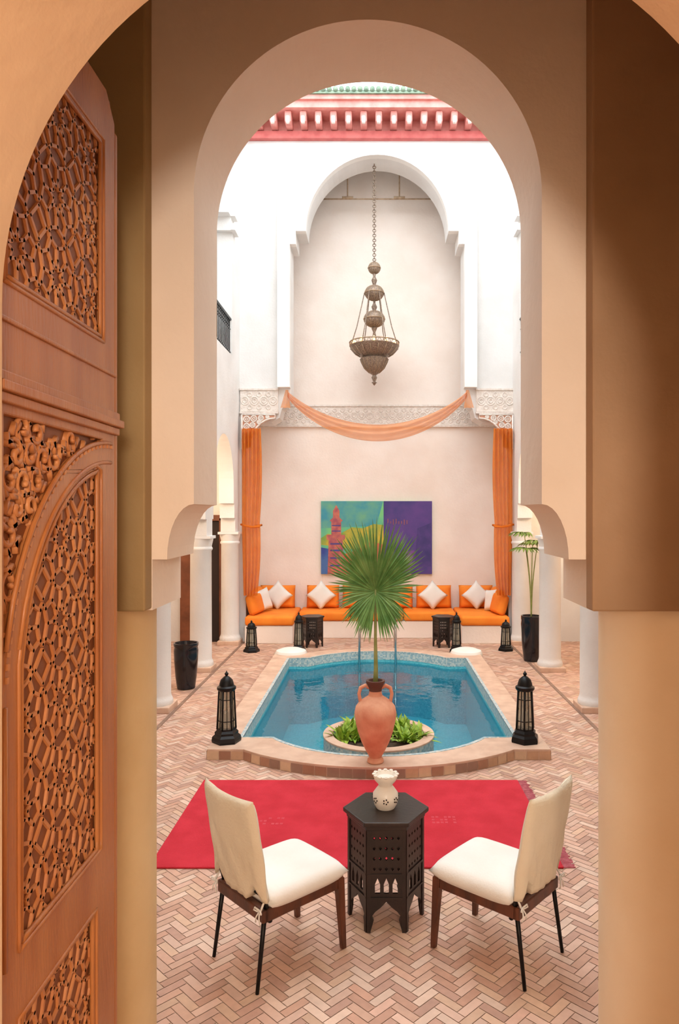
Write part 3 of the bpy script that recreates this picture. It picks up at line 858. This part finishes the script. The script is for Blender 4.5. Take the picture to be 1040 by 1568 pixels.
# ------------------------------------------------------------ painting
pt=group("wall_painting",(.02,13.25,0))
x0,x1,z0,z1=-1.02,1.02,1.06,2.40
box("canvas",x0,x1,-.05,0,z0,z1,M("canvas_teal",(70,170,160),.6,(120,200,130),3),pt)
def patch(nm,P,t,m):
    prism(nm,[P],XZ,-.05-t,-.05,m,pt)
patch("sky_blue",[(x0,1.9),(.0,1.95),(.12,2.4),(x0,2.4)],.001,M("paint_turquoise",(60,150,170),.6,(110,176,140),4))
patch("purple_field",[(.13,z0),(x1,z0),(x1,z1),(.13,z1)],.002,M("paint_purple",(96,66,140),.6,(62,56,124),3))
patch("violet_patch",[(.3,1.1),(.62,1.1),(.7,1.5),(.35,1.45)],.003,M("paint_violet",(112,68,144),.6,(120,70,140),6))
patch("navy_patch",[(.7,1.2),(1.0,1.2),(1.0,2.0),(.75,1.9)],.003,M("paint_navy",(54,48,112),.6,(80,60,130),6))
patch("yellow_hill",[(x0,1.6),(x0,1.72),(-.9,1.80),(-.7,1.78),(-.45,1.92),(-.25,1.90),(-.05,1.98),(.13,1.96),(.13,1.5),(-.3,1.5)],.003,M("paint_yellow",(206,180,60),.6,(120,160,70),5))
patch("orange_ground",[(-.6,z0),(-.62,1.42),(-.35,1.50),(-.1,1.66),(.13,1.60),(.13,z0)],.004,M("paint_orange",(216,120,60),.6,(180,80,80),5))
patch("blue_sea",[(x0,z0),(x0,1.55),(-.86,1.52),(-.84,z0)],.004,M("paint_blue",(50,70,150),.6,(70,110,170),5))
mt=M("paint_minaret",(206,120,96),.6,(160,80,96),9)
patch("minaret",[(-.90,z0),(-.88,1.68),(-.92,1.70),(-.92,1.78),(-.83,1.78),(-.83,2.02),(-.86,2.04),(-.80,2.10),(-.80,2.22),(-.74,2.33),(-.68,2.22),(-.68,2.10),(-.62,2.04),(-.65,2.02),(-.65,1.78),(-.58,1.78),(-.58,1.70),(-.62,1.68),(-.60,z0)],.006,mt)
boxes("minaret_bands",[(-.85,-.63,-.058,-.05,z,z+.03) for z in (1.2,1.34,1.48,1.6)]+[(-.82,-.66,-.058,-.05,z,z+.02) for z in (1.84,1.94)],M("paint_band",(60,80,150),.6,(90,60,120),8),pt)
boxes("script_strokes",[(.2+i*.05,.2+i*.05+.02,-.054,-.05,1.98+random.uniform(-.02,.02),2.04+random.uniform(-.02,.04)) for i in range(8)],M("paint_script",(150,90,110),.6),pt)

# ------------------------------------------------------------ curtains & swag
def curtain(s):
    g_=group("orange_curtain")
    V=[];F=[];nu=40;nv=50
    for j in range(nv+1):
        v=j/nv; z=3.60-(3.60-.80)*v
        if z>1.95: w=.32+.03*sin(v*5)-.03*((3.6-z)/1.65)
        else: w=.31-.06*(1.95-z)+.02*sin((1.95-z)*3)
        off=.0 if z>1.95 else .02*(1.95-z)
        wp=.035
        for i in range(nu+1):
            u=i/nu
            x=cx+s*(2.27-off-u*w)
            y=12.03+wp*sin(u*2*pi*5+v*1.5)+.01*sin(u*31+v*7)
            V.append((x,y,z))
    for j in range(nv):
        for i in range(nu):
            a=j*(nu+1)+i;F.append((a,a+1,a+nu+2,a+nu+1))
    mo("drape",V,F,curtain_m,g_,True,False)
    tube("tieback",[(cx+s*2.29,12.08,1.99),(cx+s*2.2,11.98,1.97),(cx+s*2.08,11.97,1.95),(cx+s*1.96,11.99,1.96),(cx+s*1.94,12.05,1.98),(cx+s*2.05,12.08,1.97)],.018,curtain_m,g_)
curtain(-1);curtain(1)
sw=group("orange_swag")
V=[];F=[];nu=60;nv=16
for i in range(nu+1):
    u=-1+2*i/nu
    for j in range(nv+1):
        v=j/nv
        zt=4.22-.56*(1-u*u)**.9; zb=4.12-.74*(1-u*u)**.85
        z=zt+(zb-zt)*v; 
        V.append((cx+u*1.5,12.00+.03*sin(v*2*pi*3+u*2)-.06*(1-u*u)*sin(v*pi),z))
for i in range(nu):
    for j in range(nv):
        a=i*(nv+1)+j;F.append((a,a+1,a+nv+2,a+nv+1))
mo("drape",V,F,swag_m,sw,True,False)
V=[];F=[]
for s in (-1,1):
    k0=len(V)
    for j in range(13):
        for i in range(7):
            V.append((cx+s*(1.50+(i/6-.3)*.12*(.4+j/12)),12.00+.02*sin(i*2.2),4.24-.30*j/12))
    for j in range(12):
        for i in range(6):
            a=k0+j*7+i;F.append((a,a+1,a+8,a+7))
mo("tails",V,F,swag_m,sw,True,False)

# ------------------------------------------------------------ chandelier
ch=group("hanging_brass_chandelier",(-.02,12.4,0))
D=[]
zz=8.19;i=0
while zz>6.50:
    Mx=Matrix.Rotation(pi/2,3,'X') if i%2 else Matrix.Rotation(pi/2,3,'Y')
    D.append(torus_data((0,0,zz),.026,.008,Mx,10,5)); zz-=.042;i+=1
V,F=merge(D);mo("chain",V,F,brass,ch,True)
def ell(rx_,rz_,zc,n=14): return [(rx_*sin(pi*i/n),zc-rz_*cos(pi*i/n)) for i in range(n+1)]
lathe("ball_1",ell(.105,.10,6.41),brass,ch,24)
lathe("ball_2",ell(.165,.13,5.98),brass,ch,24)
lathe("ball_3",ell(.18,.14,5.53),brass,ch,24)
lathe("stem",[(.03,5.1),(.04,5.2),(.02,5.3),(.05,5.37),(.02,5.42),(.02,5.65),(.05,5.74),(.02,5.8),(.02,6.1),(.05,6.2),(.02,6.26),(.03,6.32),(.03,6.5)],brass,ch,16)
D=[]
for (rx_,rz_,zc) in ((.105,.10,6.41),(.165,.13,5.98),(.18,.14,5.53)):
    for q in range(8):
        a=pi*q/8
        pts=[(rx_*1.01*sin(t)*cos(a),rx_*1.01*sin(t)*sin(a),zc+rz_*1.01*cos(t)) for t in [2*pi*i/24 for i in range(25)]]
        D.append(tube_data(pts,.005,4))
    D.append(torus_data((0,0,zc),rx_,.012,None,24,5))
for q in range(18):
    a=2*pi*q/18
    D.append(tube_data([(r_*cos(a),r_*sin(a),z_) for r_,z_ in ((.09,4.60),(.175,4.68),(.225,4.78),(.245,4.84))],.007,4))
    D.append(tube_data([(r_*cos(a),r_*sin(a),z_) for r_,z_ in ((.26,4.89),(.345,4.94),(.415,5.02))],.007,4))
D.append(torus_data((0,0,5.12),.425,.012,None,40,5))
for q in range(30):
    a=2*pi*q/30; D.append(tube_data([(.425*cos(a),.425*sin(a),5.05),(.425*cos(a+.1),.425*sin(a+.1),5.12)],.005,4)); D.append(tube_data([(.425*cos(a),.425*sin(a),5.05),(.425*cos(a-.1),.425*sin(a-.1),5.12)],.005,4))
V,F=merge(D);mo("filigree",V,F,rodm,ch,True)
lathe("tray",[(.05,4.43),(.02,4.45),(.05,4.52),(.03,4.56),(.09,4.60),(.17,4.68),(.22,4.78),(.24,4.84),(.20,4.87),(.26,4.90),(.34,4.95),(.41,5.03),(.43,5.06),(.41,5.07),(.32,5.0),(.2,4.95),(0,4.93)],brass,ch,40)
lathe("finial",[(.0,4.38),(.02,4.40),(.035,4.43),(.02,4.46)],brass,ch,12)
T=[]
for i in range(6):
    a=pi/3*i; T.append(([(.17*cos(a),.17*sin(a),5.98),(.21*cos(a),.21*sin(a),5.8),(.30*cos(a),.30*sin(a),5.4),(.41*cos(a),.41*sin(a),5.05)],.009))
tubes("hanging_rods",T,brass,ch,6)
D=[]
for i in range(10):
    a=2*pi*i/10+.3; V,F=lathe_data([(.005,0),(.022,.02),(.026,.05),(.015,.085),(.002,.10)],10,(.36*cos(a),.36*sin(a),5.06)); D.append((V,F))
V,F=merge(D);mo("candle_bulbs",V,F,bulb,ch,True)

for s in (-1,1):
    for yc in (8.9,11.0):
        w_=group("wall_sconce",(s*3.66,yc,2.45))
        lathe("shade",[(.04,-.12),(.10,.0),(.12,.14),(.11,.14),(.03,-.1)],bulb,w_,20)
        ld=bpy.data.lights.new("sconce_light",'POINT'); ld.energy=35; ld.color=(1,.80,.58); ld.shadow_soft_size=.1
        lo=bpy.data.objects.new("sconce_light",ld); S.collection.objects.link(lo); lo.parent=w_; lo.location=(-s*.25,0,.2)

# ------------------------------------------------------------ lights
W=bpy.data.worlds.new("sky"); S.world=W; W.use_nodes=True
bg=W.node_tree.nodes["Background"]; bg.inputs[0].default_value=(.90,.955,1.0,1); bg.inputs[1].default_value=4.8
def pt_light(name,loc,e,col,r=.2):
    ld=bpy.data.lights.new(name,'POINT'); ld.energy=e; ld.color=col; ld.shadow_soft_size=r
    o=bpy.data.objects.new(name,ld); S.collection.objects.link(o); o.location=loc; return o
pt_light("hall_fill",(.45,-2.1,2.75),255,(1,.88,.76),.3)  # unseen fill light added to brighten the arch face and door

cam=bpy.data.cameras.new("camera"); co=bpy.data.objects.new("camera",cam); S.collection.objects.link(co); S.camera=co
co.location=(0,0,2.2); co.rotation_euler=(pi/2,0,0)
cam.sensor_fit='VERTICAL'; cam.sensor_height=36; cam.lens=36*1100/1568; cam.shift_x=-0.0351; cam.clip_start=.05
S.view_settings.view_transform='Standard'
S.view_settings.exposure=0.0
